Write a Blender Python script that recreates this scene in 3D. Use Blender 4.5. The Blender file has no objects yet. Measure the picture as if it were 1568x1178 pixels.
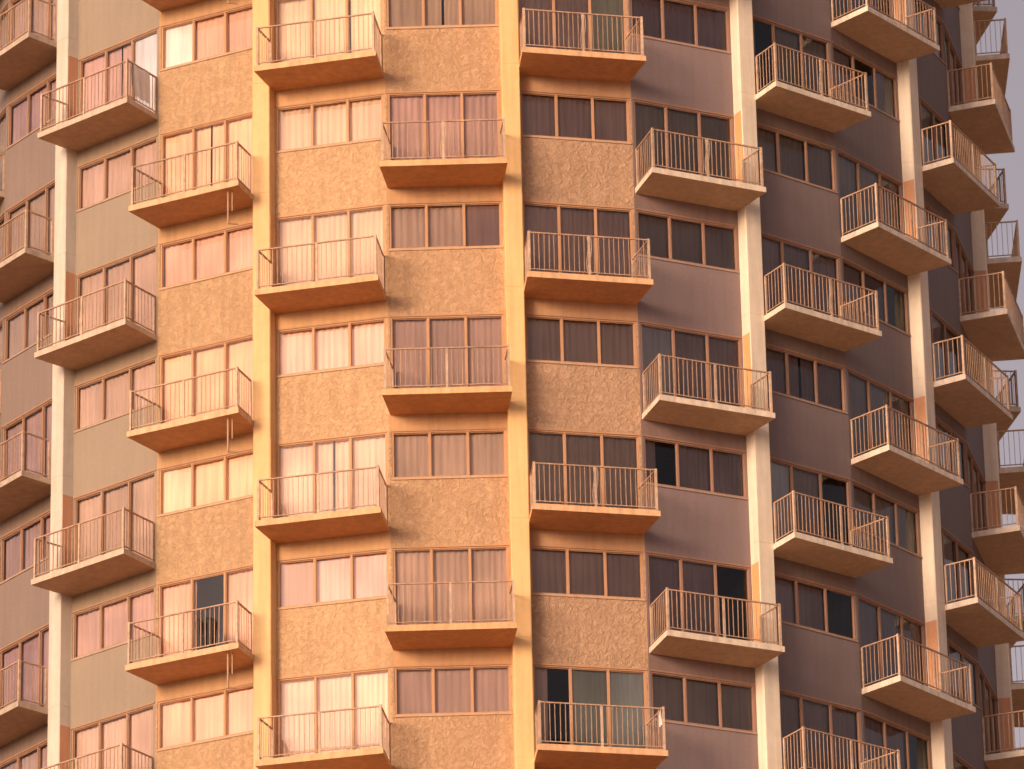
import bpy, math, random
from mathutils import Vector, Matrix
random.seed(7)
rad = math.radians
scene = bpy.context.scene
try:
    scene.view_settings.view_transform = 'Standard'
    scene.view_settings.look = 'None'
    scene.view_settings.exposure = 0
except Exception:
    pass

# ---------------------------------------------------------------- constants
NB = 28
DA = 360.0 / NB
R = 12.65
HW = R * math.sin(rad(DA / 2))
AP = R * math.cos(rad(DA / 2))
H = 2.78
Z0 = 0.44
NF = 27
TH_C = 5.0
HEAD = 2.26
SILL = 1.12
SUN_AZ = -37.0
SUN_EL = 11.0

# ---------------------------------------------------------------- mesh builder
class MB:
    def __init__(self):
        self.v = []; self.f = []; self.m = []
    def add(self, vs, fs, m):
        o = len(self.v)
        self.v += [tuple(a) for a in vs]
        for f in fs:
            self.f.append(tuple(o + i for i in f)); self.m.append(m)
    def box(self, x0, x1, y0, y1, z0, z1, m):
        if x0 > x1: x0, x1 = x1, x0
        vs = [(x0,y0,z0),(x1,y0,z0),(x1,y1,z0),(x0,y1,z0),(x0,y0,z1),(x1,y0,z1),(x1,y1,z1),(x0,y1,z1)]
        self.add(vs, [(0,3,2,1),(4,5,6,7),(0,1,5,4),(1,2,6,5),(2,3,7,6),(3,0,4,7)], m)
    def prism(self, poly, z0, z1, ms, mt, mb):
        n = len(poly)
        a = sum(poly[i][0]*poly[(i+1)%n][1]-poly[(i+1)%n][0]*poly[i][1] for i in range(n))
        if a < 0: poly = poly[::-1]
        o = len(self.v)
        self.v += [(p[0],p[1],z0) for p in poly] + [(p[0],p[1],z1) for p in poly]
        for i in range(n):
            j = (i+1) % n
            self.f.append((o+i,o+j,o+n+j,o+n+i)); self.m.append(ms)
        self.f.append(tuple(o+n+i for i in range(n))); self.m.append(mt)
        self.f.append(tuple(o+i for i in reversed(range(n)))); self.m.append(mb)
    def bar(self, p, q, w, m, w2=None):
        p = Vector(p); q = Vector(q); d = (q-p).normalized()
        up = Vector((0,0,1)) if abs(d.z) < 0.9 else Vector((0,1,0))
        a = d.cross(up).normalized(); b = a.cross(d).normalized()
        h = w/2; k = (w2 or w)/2
        vs = []
        for c in (p, q):
            for sx, sy in ((-1,-1),(1,-1),(1,1),(-1,1)):
                vs.append(c + a*h*sx + b*k*sy)
        self.add(vs, [(3,2,1,0),(4,5,6,7),(0,1,5,4),(1,2,6,5),(2,3,7,6),(3,0,4,7)], m)
    def path(self, pts, w, m, w2=None):
        for a, b in zip(pts[:-1], pts[1:]):
            self.bar(a, b, w, m, w2)
    def quad(self, a, b, c, d, m):
        self.add([a,b,c,d], [(0,1,2,3)], m)
    def mesh(self, name, mats, smooth=False):
        me = bpy.data.meshes.new(name)
        me.from_pydata(self.v, [], self.f)
        for mt in mats: me.materials.append(mt)
        me.polygons.foreach_set('material_index', self.m)
        if smooth:
            me.polygons.foreach_set('use_smooth', [True]*len(self.f))
        me.update()
        return me

# ---------------------------------------------------------------- materials
def newmat(name):
    m = bpy.data.materials.new(name); m.use_nodes = True
    nt = m.node_tree; b = nt.nodes['Principled BSDF']
    return m, nt, b
def N(nt, t, **kw):
    n = nt.nodes.new(t)
    for k, v in kw.items():
        if k in n.inputs: n.inputs[k].default_value = v
        else: setattr(n, k, v)
    return n
def mixrgb(nt, blend, fac, a, b):
    n = nt.nodes.new('ShaderNodeMix'); n.data_type = 'RGBA'; n.blend_type = blend
    for idx, val in ((0, fac), (6, a), (7, b)):
        if hasattr(val, 'is_output'):
            nt.links.new(val, n.inputs[idx])
        else:
            n.inputs[idx].default_value = val
    return n.outputs[2]
def ramp(nt, src, p0, c0, p1, c1):
    r = nt.nodes.new('ShaderNodeValToRGB')
    r.color_ramp.elements[0].position = p0; r.color_ramp.elements[0].color = c0
    r.color_ramp.elements[1].position = p1; r.color_ramp.elements[1].color = c1
    nt.links.new(src, r.inputs[0]); return r.outputs[0]
def g(v): return (v, v, v, 1)

def paint(name, base=None, rough=0.85, bump=0.25, scale=14, mott=0.16, dist=0.02, objmix=None, streak=0.10, mult=1.0, speck=0.0):
    m, nt, b = newmat(name)
    geo = N(nt, 'ShaderNodeNewGeometry')
    oi = N(nt, 'ShaderNodeObjectInfo')
    if base is None:
        col = oi.outputs['Color']
        if mult != 1.0:
            mm = mult if isinstance(mult, tuple) else (mult, mult, mult)
            col = mixrgb(nt, 'MULTIPLY', 1.0, col, (*mm, 1))
    elif objmix is not None:
        col = mixrgb(nt, 'MIX', objmix, oi.outputs['Color'], (*base, 1))
    else:
        col = mixrgb(nt, 'MIX', 0.0, (*base, 1), (*base, 1))
    n1 = N(nt, 'ShaderNodeTexNoise', Scale=scale, Detail=6.0, Roughness=0.65)
    nt.links.new(geo.outputs['Position'], n1.inputs['Vector'])
    c1 = ramp(nt, n1.outputs['Fac'], 0.3, g(1-mott), 0.7, g(1+mott*0.4))
    col = mixrgb(nt, 'MULTIPLY', 1.0, col, c1)
    n2 = N(nt, 'ShaderNodeTexNoise', Scale=0.9, Detail=4.0)
    nt.links.new(geo.outputs['Position'], n2.inputs['Vector'])
    c2 = ramp(nt, n2.outputs['Fac'], 0.3, g(1-mott*0.9), 0.7, g(1.0))
    col = mixrgb(nt, 'MULTIPLY', 1.0, col, c2)
    mp = N(nt, 'ShaderNodeMapping'); mp.inputs['Scale'].default_value = (5, 5, 0.35)
    nt.links.new(geo.outputs['Position'], mp.inputs['Vector'])
    n3 = N(nt, 'ShaderNodeTexNoise', Scale=1.4, Detail=5.0)
    nt.links.new(mp.outputs[0], n3.inputs['Vector'])
    c3 = ramp(nt, n3.outputs['Fac'], 0.35, g(1-streak), 0.6, g(1.0))
    col = mixrgb(nt, 'MULTIPLY', 1.0, col, c3)
    hsrc = n1.outputs['Fac']
    if speck > 0:
        n4 = N(nt, 'ShaderNodeTexNoise', Scale=9.5, Detail=4.0, Roughness=0.62, Distortion=0.9)
        nt.links.new(geo.outputs['Position'], n4.inputs['Vector'])
        c4 = ramp(nt, n4.outputs['Fac'], 0.38, (1-speck, 1-speck*1.05, 1-speck*1.0, 1), 0.62, (1.05, 1.08, 1.12, 1))
        col = mixrgb(nt, 'MULTIPLY', 1.0, col, c4)
        hr = ramp(nt, n4.outputs['Fac'], 0.36, g(0), 0.64, g(1))
        hsrc = mixrgb(nt, 'MIX', 0.3, hr, n1.outputs['Fac'])
    nt.links.new(col, b.inputs['Base Color'])
    b.inputs['Roughness'].default_value = rough
    if 'Specular IOR Level' in b.inputs: b.inputs['Specular IOR Level'].default_value = 0.2
    if bump > 0:
        bp = N(nt, 'ShaderNodeBump', Strength=bump, Distance=dist)
        nt.links.new(hsrc, bp.inputs['Height'])
        nt.links.new(bp.outputs[0], b.inputs['Normal'])
    return m

M_STUC = paint('rough_stucco', bump=0.75, scale=26, mott=0.09, dist=0.035, speck=0.16)
M_SMOOTH = paint('smooth_render', bump=0.2, scale=16, mott=0.07, dist=0.02, streak=0.06)
M_BAND = paint('band_paint', bump=0.15, scale=10, mott=0.07, mult=(1.0,0.93,0.85))
M_FRAME = paint('window_frame_paint', base=(0.50, 0.26, 0.14), objmix=0.55, rough=0.6, bump=0.0, mott=0.05)
M_SILLP = paint('sill_paint', base=(0.58, 0.40, 0.29), objmix=0.5, bump=0.1, mott=0.1)
M_SLAB = paint('slab_edge_paint', bump=0.15, scale=9, mott=0.14, streak=0.2)
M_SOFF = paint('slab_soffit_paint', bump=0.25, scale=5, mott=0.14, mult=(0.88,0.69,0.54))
M_FLOORT = paint('balcony_tiles', base=(0.36, 0.26, 0.18))
M_RAIL = paint('railing_paint', base=(0.62, 0.40, 0.27), rough=0.5, bump=0.1, mott=0.3, scale=8)
M_RAILP = paint('railing_post_paint', base=(0.72, 0.51, 0.36), rough=0.5, bump=0.1, mott=0.35, scale=8)
M_COL = paint('column_paint', bump=0.12, scale=5, mott=0.07, streak=0.12)
M_ORANGE = paint('orange_reveal_paint', bump=0.1, mott=0.08)
M_INT = paint('interior_plaster', base=(0.18, 0.14, 0.13), bump=0.0, mott=0.05)
M_CONC = paint('concrete', base=(0.46, 0.39, 0.33), bump=0.3, scale=5)
M_BLACK = paint('black_enamel', base=(0.04, 0.033, 0.033), rough=0.5, bump=0.0, mott=0.1)
M_WHITE = paint('white_cotton', base=(0.8, 0.78, 0.78), bump=0.2, scale=6, mott=0.08)
M_PIPE = paint('pipe_paint', base=(0.5, 0.3, 0.18), rough=0.5, bump=0.0)

def mk_glass():
    m, nt, b = newmat('window_glass')
    nt.nodes.remove(b)
    out = [n for n in nt.nodes if n.type == 'OUTPUT_MATERIAL'][0]
    tr = N(nt, 'ShaderNodeBsdfTransparent'); tr.inputs['Color'].default_value = (0.95, 0.93, 0.91, 1)
    gl = N(nt, 'ShaderNodeBsdfGlossy'); gl.inputs['Roughness'].default_value = 0.02
    fr = N(nt, 'ShaderNodeFresnel'); fr.inputs['IOR'].default_value = 1.6
    geo = N(nt, 'ShaderNodeNewGeometry')
    nz = N(nt, 'ShaderNodeTexNoise', Scale=1.3, Detail=1.0)
    nt.links.new(geo.outputs['Position'], nz.inputs['Vector'])
    bp = N(nt, 'ShaderNodeBump', Strength=0.08, Distance=0.05)
    nt.links.new(nz.outputs['Fac'], bp.inputs['Height']); nt.links.new(bp.outputs[0], gl.inputs['Normal'])
    mx = N(nt, 'ShaderNodeMixShader')
    nt.links.new(fr.outputs[0], mx.inputs[0]); nt.links.new(tr.outputs[0], mx.inputs[1]); nt.links.new(gl.outputs[0], mx.inputs[2])
    nt.links.new(mx.outputs[0], out.inputs[0])
    return m
M_GLASS = mk_glass()

def mk_curtain():
    m, nt, b = newmat('curtain_cloth')
    oi = N(nt, 'ShaderNodeObjectInfo'); geo = N(nt, 'ShaderNodeNewGeometry')
    mp = N(nt, 'ShaderNodeMapping'); mp.inputs['Scale'].default_value = (9, 9, 0.4)
    nt.links.new(geo.outputs['Position'], mp.inputs['Vector'])
    n1 = N(nt, 'ShaderNodeTexNoise', Scale=1.5, Detail=3.0); nt.links.new(mp.outputs[0], n1.inputs['Vector'])
    c = ramp(nt, n1.outputs['Fac'], 0.3, g(0.84), 0.7, g(1.05))
    col = mixrgb(nt, 'MULTIPLY', 1.0, oi.outputs['Color'], c)
    n2 = N(nt, 'ShaderNodeTexNoise', Scale=0.8, Detail=1.0); nt.links.new(geo.outputs['Position'], n2.inputs['Vector'])
    c2 = ramp(nt, n2.outputs['Fac'], 0.35, g(0.84), 0.65, g(1.05))
    col = mixrgb(nt, 'MULTIPLY', 1.0, col, c2)
    nt.links.new(col, b.inputs['Base Color']); b.inputs['Roughness'].default_value = 0.95
    if 'Specular IOR Level' in b.inputs: b.inputs['Specular IOR Level'].default_value = 0.1
    return m
M_CURT = mk_curtain()

# ---------------------------------------------------------------- scene helpers
def empty(name, loc=(0,0,0)):
    e = bpy.data.objects.new(name, None); e.location = loc
    scene.collection.objects.link(e); return e
def obj(name, me, parent=None, mw=None, color=None):
    o = bpy.data.objects.new(name, me); scene.collection.objects.link(o)
    if parent: o.parent = parent
    if mw is not None: o.matrix_world = mw
    if color: o.color = (*color, 1)
    return o
def bay_matrix(theta, n, ap=AP):
    t = rad(theta)
    return Matrix.Translation((ap*math.sin(t), -ap*math.cos(t), Z0 + n*H)) @ Matrix.Rotation(math.pi + t, 4, 'Z')

# ---------------------------------------------------------------- bay wall modules
def wall_module(s, balcony, rough):
    b = MB()
    x_col = s*(HW-0.24); x_mid = -s*(HW-0.05)
    z_lo = 0.03 if balcony else SILL
    T = 0.16
    b.box(-HW, HW, -T, 0, 0, z_lo, 0)
    b.box(-HW, HW, -T, 0, HEAD, H, 4 if not balcony else 0)
    b.box(s*HW, x_col, -T, 0, z_lo, HEAD, 0)
    b.box(-s*HW, x_mid, -T, 0, z_lo, HEAD, 0)
    xa, xb = min(x_col, x_mid), max(x_col, x_mid)
    fy0, fy1 = -0.085, -0.012
    fw = 0.045
    b.box(xa, xb, fy0, fy1, HEAD-fw, HEAD-0.001, 1)
    b.box(xa, xb, fy0, fy1, z_lo+0.001, z_lo+fw, 1)
    b.box(xa+0.001, xa+fw, fy0, fy1-0.003, z_lo+fw, HEAD-fw, 1)
    b.box(xb-fw, xb-0.001, fy0, fy1-0.003, z_lo+fw, HEAD-fw, 1)
    W = xb-xa
    for k in (1, 2):
        xm = xa + W*k/3.0
        b.box(xm-0.024, xm+0.024, fy0, fy1-0.006, z_lo+fw, HEAD-fw, 1)
    for k in range(3):
        a0 = xa + W*k/3.0 + 0.024; a1 = xa + W*(k+1)/3.0 - 0.024
        if k == 0: a0 = xa+fw
        if k == 2: a1 = xb-fw
        yy = -0.062 if k != 1 else -0.05
        for (u0,u1,v0,v1) in ((a0,a1,z_lo+fw,z_lo+fw+0.018),(a0,a1,HEAD-fw-0.018,HEAD-fw),
                              (a0,a0+0.014,z_lo+fw+0.018,HEAD-fw-0.018),(a1-0.014,a1,z_lo+fw+0.018,HEAD-fw-0.018)):
            b.box(u0,u1,yy-0.01,yy+0.015,v0,v1,1)
        b.quad((a1,yy,z_lo+fw),(a0,yy,z_lo+fw),(a0,yy,HEAD-fw),(a1,yy,HEAD-fw),2)
    if not balcony:
        b.box(xa-0.02, xb+0.02, -0.1, 0.025, SILL-0.03, SILL+0.010, 3)
    b.box(xa-0.02, xb+0.02, -0.03, 0.014, HEAD-0.012, HEAD+0.025, 1)
    return b.mesh('wall_with_%s' % ('door' if balcony else 'window'),
                  [M_STUC if rough else M_SMOOTH, M_FRAME, M_GLASS, M_SILLP, M_BAND])
WALLS = {}
for s in (-1, 1):
    for bal in (False, True):
        for rg in (False, True):
            WALLS[(s, bal, rg)] = wall_module(s, bal, rg)

def curtain_module(s, balcony, kind, seed):
    rr = random.Random(seed)
    b = MB()
    x_col = s*(HW-0.24); x_mid = -s*(HW-0.05)
    xa, xb = min(x_col, x_mid)-0.05, max(x_col, x_mid)+0.02
    z0 = (0.05 if balcony else SILL-0.12); z1 = HEAD+0.02
    W = xb-xa
    spans = {0: [(0,1)], 1: [(0,0.49),(0.51,1)], 2: [(0,0.66),(0.86,1)], 3: [(0.34,1.0)], 4: [(0,0.32),(0.35,0.66),(0.68,1)],
             5: [(0,0.34),(0.64,1)], 6: [(0,0.98)], 7:[(0.0,0.34),(0.68,1)]}[kind]
    for (u0, u1) in spans:
        x = xa+W*u0; xe = xa+W*u1
        ph = rr.random()*6; vs = []
        dens = rr.uniform(40, 62); amp = rr.uniform(0.006, 0.013)
        while x < xe:
            ph += 0.022*dens*(0.4+1.0*rr.random())
            y = -0.135 + amp*math.sin(ph) + 0.005*math.sin(ph*0.31)
            sl = 0.015*math.sin(ph*0.13)
            vs.append((x+sl, y*1.0-0.008*math.cos(ph*0.4), z0)); vs.append((x, y, z1))
            x += 0.022
        n = len(vs)//2
        b.add(vs, [(2*i,2*i+2,2*i+3,2*i+1) for i in range(n-1)], 0)
    return b.mesh('curtain', [M_CURT], smooth=True)
CURT = {}
for s in (-1, 1):
    for bal in (False, True):
        for k in range(8):
            CURT[(s, bal, k)] = curtain_module(s, bal, k, 100+k*7+(3 if bal else 0)+s)

# ---------------------------------------------------------------- balconies
DEP = 1.17
def balcony_module(s, variant):
    rr = random.Random(variant*13+s)
    b = MB()
    t = math.tan(rad(DA/2))
    xc0 = s*(HW-0.195); xm0 = -s*(HW-0.03)
    def P(side, y):
        return (xc0 + s*t*y) if side == 'c' else (xm0 - s*t*y)
    poly = [(P('c',-0.05),-0.05),(P('c',DEP),DEP),(P('m',DEP),DEP),(P('m',-0.05),-0.05)]
    b.prism(poly, -0.13, 0.0, 0, 2, 1)
    def lip(p, q, w=0.05):
        b.bar((p[0],p[1],0.012),(q[0],q[1],0.012), w, 0, 0.03)
    ins = 0.06
    A0 = Vector((P('c',0.0)-s*ins, 0.02)); A = Vector((P('c',DEP-ins)-s*ins, DEP-ins))
    B = Vector((P('m',DEP-ins)+s*ins, DEP-ins)); B0 = Vector((P('m',0.0)+s*ins, 0.02))
    lip(A, B); lip(A, A0); lip(B, B0)
    ht = 0.98
    A0r = A0 + (A-A0)*0.30
    segs = [(A, B, 'f'), (A, A0r, 'c'), (B, B0, 'm')]
    for p, q, kind in segs:
        L = (q-p).length; d = (q-p)/L
        jit = rr.uniform(-0.015, 0.015)
        b.bar((p.x,p.y,ht),(q.x,q.y,ht+jit), 0.038, 3, 0.028)
        b.bar((p.x,p.y,0.09),(q.x,q.y,0.09), 0.025, 3, 0.02)
        nb = max(3, int(L/0.112))
        for i in range(1, nb):
            c = p + d*(L*i/nb)
            tt = i/nb
            if kind == 'f' and abs(tt-0.5) < 0.03: continue
            j = rr.uniform(-0.008, 0.008)
            b.bar((c.x,c.y,0.09),(c.x+j,c.y,ht), 0.0135, 3)
        if kind == 'f':
            c = p + d*(L*0.5)
            b.bar((c.x,c.y,0.0),(c.x,c.y,ht), 0.055, 4, 0.03)
            if variant == 2:
                for sg in (-1, 1):
                    pts = [(c.x + sg*0.04 + 0.022*math.sin(u/9*math.pi*2), c.y, 0.1+u/9*0.86) for u in range(10)]
                    b.path(pts, 0.016, 4)
    for p in (A, B):
        b.bar((p.x,p.y,0),(p.x,p.y,ht+0.03), 0.05, 4)
    for p in (A0r, B0):
        b.bar((p.x,p.y,0),(p.x,p.y,ht+0.01), 0.04, 4)
    return b.mesh('balcony', [M_SLAB, M_SOFF, M_FLOORT, M_RAIL, M_RAILP])
BALC = {(s, v): balcony_module(s, v) for s in (-1, 1) for v in range(4)}
b = MB()
b.bar((-(HW-0.42),1.0,-0.12),(-(HW-0.42),1.0,-0.95),0.035,0)
b.bar((-(HW-0.34),0.95,-0.12),(-(HW-0.34),0.95,-0.62),0.025,0)
b.bar((-(HW-0.42),1.0,-0.93),(-(HW-0.25),0.85,-0.93),0.03,0)
DRAIN = b.mesh('drain_pipe', [M_PIPE])

# ---------------------------------------------------------------- columns
CW = 0.21; CD0 = -0.25; CD1 = 0.30
def column_module():
    b = MB()
    c = 0.018
    poly = [(-CW,CD0),(CW,CD0),(CW,CD1-c),(CW-c,CD1),(-CW+c,CD1),(-CW,CD1-c)]
    b.prism(poly, 0.003, H-0.003, 0, 0, 0)
    b.box(-CW+0.008, CW-0.008, CD0, CD1-0.008, -0.003, 0.003, 0)
    return b.mesh('column_segment', [M_COL])
COLM = column_module()
def reveal_module(sg):
    b = MB()
    b.box(sg*(CW-0.01), sg*(CW+0.006), 0.0, CD1-0.02, 0.05, HEAD+0.04, 0)
    return b.mesh('painted_reveal', [M_ORANGE])
REV = {sg: reveal_module(sg) for sg in (-1, 1)}

# ---------------------------------------------------------------- colours per bay
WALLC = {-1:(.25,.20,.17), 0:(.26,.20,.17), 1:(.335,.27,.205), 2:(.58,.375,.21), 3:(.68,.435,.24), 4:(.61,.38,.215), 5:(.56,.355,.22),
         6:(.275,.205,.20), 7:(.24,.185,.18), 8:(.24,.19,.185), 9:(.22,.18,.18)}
CURTC = {-1:(.42,.32,.32), 0:(.44,.33,.33), 1:(.58,.42,.38), 2:(.82,.55,.40), 3:(.88,.62,.49), 4:(.68,.48,.40), 5:(.56,.41,.35),  # right-hand bays darker: their shade is put into the cloth colour
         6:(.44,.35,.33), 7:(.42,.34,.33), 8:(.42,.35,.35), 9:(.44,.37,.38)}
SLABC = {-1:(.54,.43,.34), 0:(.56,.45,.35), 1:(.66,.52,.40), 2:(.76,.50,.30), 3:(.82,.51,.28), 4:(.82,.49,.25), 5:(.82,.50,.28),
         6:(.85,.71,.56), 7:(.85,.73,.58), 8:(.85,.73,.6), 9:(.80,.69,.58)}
COLC = {'A':(.66,.59,.50), 'B':(.82,.54,.27), 'C':(.88,.57,.27), 'D':(.86,.75,.60), 'E':(.84,.73,.60)}
REVC = {'A':(.62,.33,.20), 'B':(.78,.46,.22), 'C':(.80,.42,.18), 'D':(.80,.42,.19), 'E':(.72,.38,.22)}

tower = empty('round_apartment_tower')
def clampk(d, h):
    return d[max(min(d), min(max(d), h))]
overr = {(2,16):5, (5,15):2, (6,16):3, (4,19):6, (8,21):7, (7,17):3, (7,21):2, (1,21):1, (4,17):0, (3,18):0}
for i in range(NB):
    h = i - 12
    theta = TH_C + DA*(h-4.5)
    left_half = (h % 2 != 0)
    s = 1 if left_half else -1
    rough = h in (2, 3, 4, 5)
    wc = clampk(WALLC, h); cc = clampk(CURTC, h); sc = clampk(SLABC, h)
    for n in range(NF):
        bal = ((n % 2 == 0) != left_half) and n > 0
        mw = bay_matrix(theta, n)
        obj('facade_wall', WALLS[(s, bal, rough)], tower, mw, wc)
        kind = random.choice([0,0,0,0,6,0,1,0,4,0,6]) if h < 6 else random.choice([0,0,6,1,2,3,4,0])
        kind = overr.get((h, n), kind)
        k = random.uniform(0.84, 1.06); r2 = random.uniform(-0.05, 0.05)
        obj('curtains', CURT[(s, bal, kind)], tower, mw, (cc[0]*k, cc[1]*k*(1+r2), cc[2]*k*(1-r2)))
        if bal:
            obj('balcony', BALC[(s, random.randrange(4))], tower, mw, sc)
            if h == 2: obj('drain_pipe', DRAIN, tower, mw)

# odd curtains / blinds, and pale sheets imitating glass reflections, in single panes, pane 0 = image left
def blind_or_glare(h, n, pane, color, top=HEAD-0.02):
    s = 1 if h % 2 else -1
    left_half = (h % 2 != 0)
    bal = ((n % 2 == 0) != left_half)
    x_col = s*(HW-0.24); x_mid = -s*(HW-0.05)
    xa, xb = min(x_col, x_mid), max(x_col, x_mid); W = xb-xa
    x1 = xb - W*pane/3.0 - 0.03; x0 = xb - W*(pane+1)/3.0 + 0.03
    z0 = 0.05 if bal else SILL
    b = MB(); nn = 16; vs = []
    for i in range(nn+1):
        x = x0+(x1-x0)*i/nn; y = -0.105+0.006*math.sin(i*1.9+h)
        vs += [(x, y, z0), (x, y, top)]
    b.add(vs, [(2*i,2*i+2,2*i+3,2*i+1) for i in range(nn)], 0)
    obj('pale_blind_or_glare', b.mesh('pale_blind_or_glare', [M_CURT], smooth=True), tower, bay_matrix(TH_C+DA*(h-4.5), n), color)
blind_or_glare(2, 21, 0, (.85,.76,.74)); blind_or_glare(2, 17, 0, (.85,.64,.48)); blind_or_glare(5, 15, 1, (.50,.53,.44)); blind_or_glare(5, 15, 2, (.66,.72,.66))  # the brightest of these paint window reflections as pale cloth
blind_or_glare(7, 17, 0, (.7,.72,.76)); blind_or_glare(6, 18, 0, (.60,.58,.60)); blind_or_glare(5, 21, 2, (.50,.48,.36)); blind_or_glare(1, 21, 2, (.62,.64,.70))
blind_or_glare(3, 16, 0, (.52,.34,.26)); blind_or_glare(4, 19, 2, (.32,.20,.18)); blind_or_glare(8, 19, 1, (.24,.2,.22)); blind_or_glare(9, 18, 1, (.6,.6,.6))

for j in range(14):
    th = TH_C + 2*DA*(j-6)
    key = {6:'C', 5:'B', 4:'A', 7:'D', 8:'E'}.get(j, 'E' if j > 8 else 'A')
    for n in range(NF):
        mw = bay_matrix(th, n, ap=R)
        obj('column_segment', COLM, tower, mw, COLC[key])
        if n > 0: obj('painted_reveal', REV[1 if n % 2 == 0 else -1], tower, mw, REVC[key])

def ngon(r, off=0.0):
    return [(r*math.sin(rad(TH_C+DA*k+off)), -r*math.cos(rad(TH_C+DA*k+off))) for k in range(NB)]
b = MB(); b.prism(ngon(R-0.18), -0.2, -0.02, 0, 0, 0)
FP = b.mesh('floor_plate', [M_INT])
for n in range(NF+1):
    obj('floor_plate', FP, tower, Matrix.Translation((0,0,Z0+n*H)))
b = MB(); b.prism(ngon(R-3.5), 0.0, Z0+NF*H, 0, 0, 0)
obj('service_core', b.mesh('service_core', [M_INT]), tower)
b = MB()
b.prism(ngon(R+0.5), Z0+NF*H, Z0+NF*H+0.25, 0, 0, 0)
b.prism(ngon(R+0.3), Z0+NF*H+0.25, Z0+NF*H+1.2, 0, 0, 0)
b.prism(ngon(R*0.4), Z0+NF*H+1.2, Z0+NF*H+4.2, 0, 0, 0)
b.prism(ngon(R+1.2), 0.0, Z0-0.01, 0, 0, 0)
obj('roof_and_plinth', b.mesh('roof_and_plinth', [M_CONC]), tower)
b = MB(); b.box(-0.08, 0.08, -3.4, -0.2, 0.0, H-0.21, 0)
PW = b.mesh('party_wall', [M_INT])
for i in range(NB):
    th = TH_C + DA*i
    for n in range(12, 25):
        obj('party_wall', PW, tower, bay_matrix(th, n, ap=R))

# ---------------------------------------------------------------- ground
def ground_mat():
    m, nt, b = newmat('ground_dry_earth')
    geo = N(nt, 'ShaderNodeNewGeometry')
    n1 = N(nt, 'ShaderNodeTexNoise', Scale=0.05, Detail=8.0); nt.links.new(geo.outputs['Position'], n1.inputs['Vector'])
    c = ramp(nt, n1.outputs['Fac'], 0.3, (0.40,0.27,0.18,1), 0.7, (0.52,0.38,0.27,1))
    nt.links.new(c, b.inputs['Base Color']); b.inputs['Roughness'].default_value = 0.95
    return m
b = MB(); b.quad((-4000,-4000,0),(4000,-4000,0),(4000,4000,0),(-4000,4000,0),0)
obj('ground', b.mesh('ground', [ground_mat()]))
b = MB(); b.prism([(30*math.sin(a*math.pi/32), 30*math.cos(a*math.pi/32)) for a in range(64)], 0.0, 0.12, 0, 0, 0)
obj('paved_forecourt', b.mesh('paved_forecourt', [M_CONC]), None, Matrix.Translation((0,0,0.004)))

# ---------------------------------------------------------------- things on balconies
def theta_of(h): return TH_C + DA*(h-4.5)
def storage_basket(h, n, x, y):
    b = MB()
    for k in range(16):
        a = 2*math.pi*k/16
        b.bar((0.17*math.cos(a),0.17*math.sin(a),0.02),(0.22*math.cos(a),0.22*math.sin(a),0.80),0.045,0,0.03)
    for z, r in ((0.04,0.165),(0.42,0.19),(0.80,0.22)):
        pts = [(r*math.cos(2*math.pi*k/16), r*math.sin(2*math.pi*k/16), z) for k in range(17)]
        b.path(pts, 0.03, 0, 0.05)
    b.prism([(0.17*math.cos(2*math.pi*k/16),0.17*math.sin(2*math.pi*k/16)) for k in range(16)], 0.03, 0.74, 0, 0, 0)
    obj('slatted_basket', b.mesh('slatted_basket', [M_BLACK]), None, bay_matrix(theta_of(h), n) @ Matrix.Translation((x,y,0)))
def towel(h, n, p, q, drop, name='hanging_towel'):
    b = MB(); p = Vector(p); q = Vector(q); d = (q-p); nrm = Vector((-d.y, d.x)).normalized()
    nu, nv = 14, 16; vs = []
    for j in range(nv+1):
        v = j/nv*2-1
        for i in range(nu+1):
            u = i/nu
            c = p + d*u
            off = 0.045*math.copysign(min(1, abs(v)*5), v) + 0.018*math.sin(u*17+v*3)*abs(v)
            z = 1.01 - abs(v)*drop*(1 if v > 0 else 0.7) + 0.01*math.sin(u*9)
            vs.append((c.x+nrm.x*off, c.y+nrm.y*off, z))
    fs = [(j*(nu+1)+i, j*(nu+1)+i+1, (j+1)*(nu+1)+i+1, (j+1)*(nu+1)+i) for j in range(nv) for i in range(nu)]
    b.add(vs, fs, 0)
    obj(name, b.mesh(name, [M_WHITE], smooth=True), None, bay_matrix(theta_of(h), n))
storage_basket(2, 16, -0.3, 0.75)
xm = -(HW-0.03) + 0.06
tt = math.tan(rad(DA/2))
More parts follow.
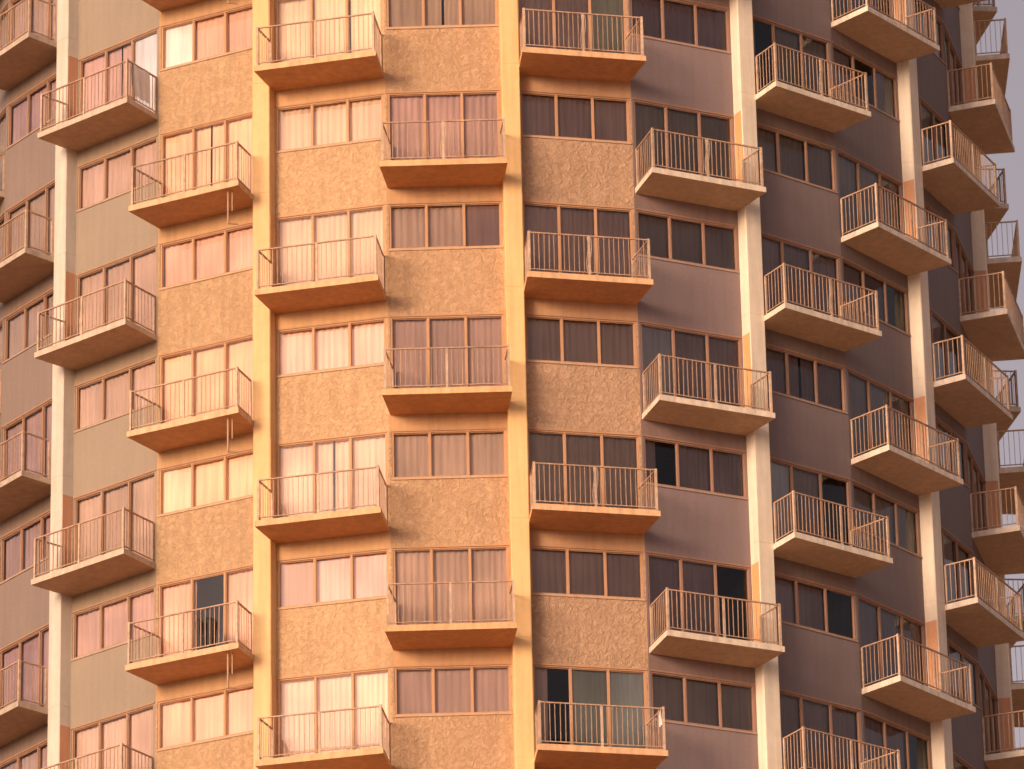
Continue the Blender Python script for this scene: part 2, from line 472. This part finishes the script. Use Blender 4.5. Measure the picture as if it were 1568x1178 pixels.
towel(1, 21, (xm - tt*0.3, 0.3), (xm - tt*0.9, 0.9), 0.85)
towel(5, 15, (xm - tt*0.95, 0.95), (xm - tt*1.08, 1.10), 0.6)

# ---------------------------------------------------------------- light
az, el = rad(SUN_AZ), rad(SUN_EL)
d = Vector((math.sin(az)*math.cos(el), -math.cos(az)*math.cos(el), math.sin(el)))
sl = bpy.data.lights.new('sun', 'SUN'); sl.energy = 2.5; sl.angle = rad(17); sl.color = (1.0, 0.73, 0.44)
so = bpy.data.objects.new('sun', sl); scene.collection.objects.link(so)
so.rotation_euler = d.to_track_quat('Z', 'Y').to_euler(); so.location = d*300
w = bpy.data.worlds.new('World'); scene.world = w; w.use_nodes = True
nt = w.node_tree; bg = nt.nodes['Background']
sky = nt.nodes.new('ShaderNodeTexSky'); sky.sky_type = 'NISHITA'; sky.sun_disc = False
sky.sun_elevation = el; sky.sun_rotation = math.pi - az; sky.dust_density = 4.0; sky.air_density = 1.0
hs = nt.nodes.new('ShaderNodeHueSaturation'); hs.inputs['Saturation'].default_value = 0.42
nt.links.new(sky.outputs[0], hs.inputs['Color'])
col = mixrgb(nt, 'MULTIPLY', 1.0, hs.outputs[0], (1.28, 1.0, 0.98, 1))
nt.links.new(col, bg.inputs[0]); bg.inputs[1].default_value = 0.15

# ---------------------------------------------------------------- camera
cd = bpy.data.cameras.new('camera'); cam = bpy.data.objects.new('camera', cd); scene.collection.objects.link(cam)
cd.sensor_width = 36; cd.lens = 36*8700/1568; cd.clip_end = 12000
cd.dof.use_dof = True; cd.dof.focus_distance = 118.0; cd.dof.aperture_fstop = 2.2
P = rad(23.0); YAW = rad(0.5)
cam.location = (0, -129.0, 1.6)
vd = Vector((math.sin(YAW)*math.cos(P), math.cos(YAW)*math.cos(P), math.sin(P)))
rot = vd.to_track_quat('-Z', 'Y').to_matrix().to_4x4()
cam.matrix_world = Matrix.Translation(cam.location) @ rot @ Matrix.Rotation(rad(-1.2), 4, 'Z')
scene.camera = cam
print('objects', len(bpy.data.objects))
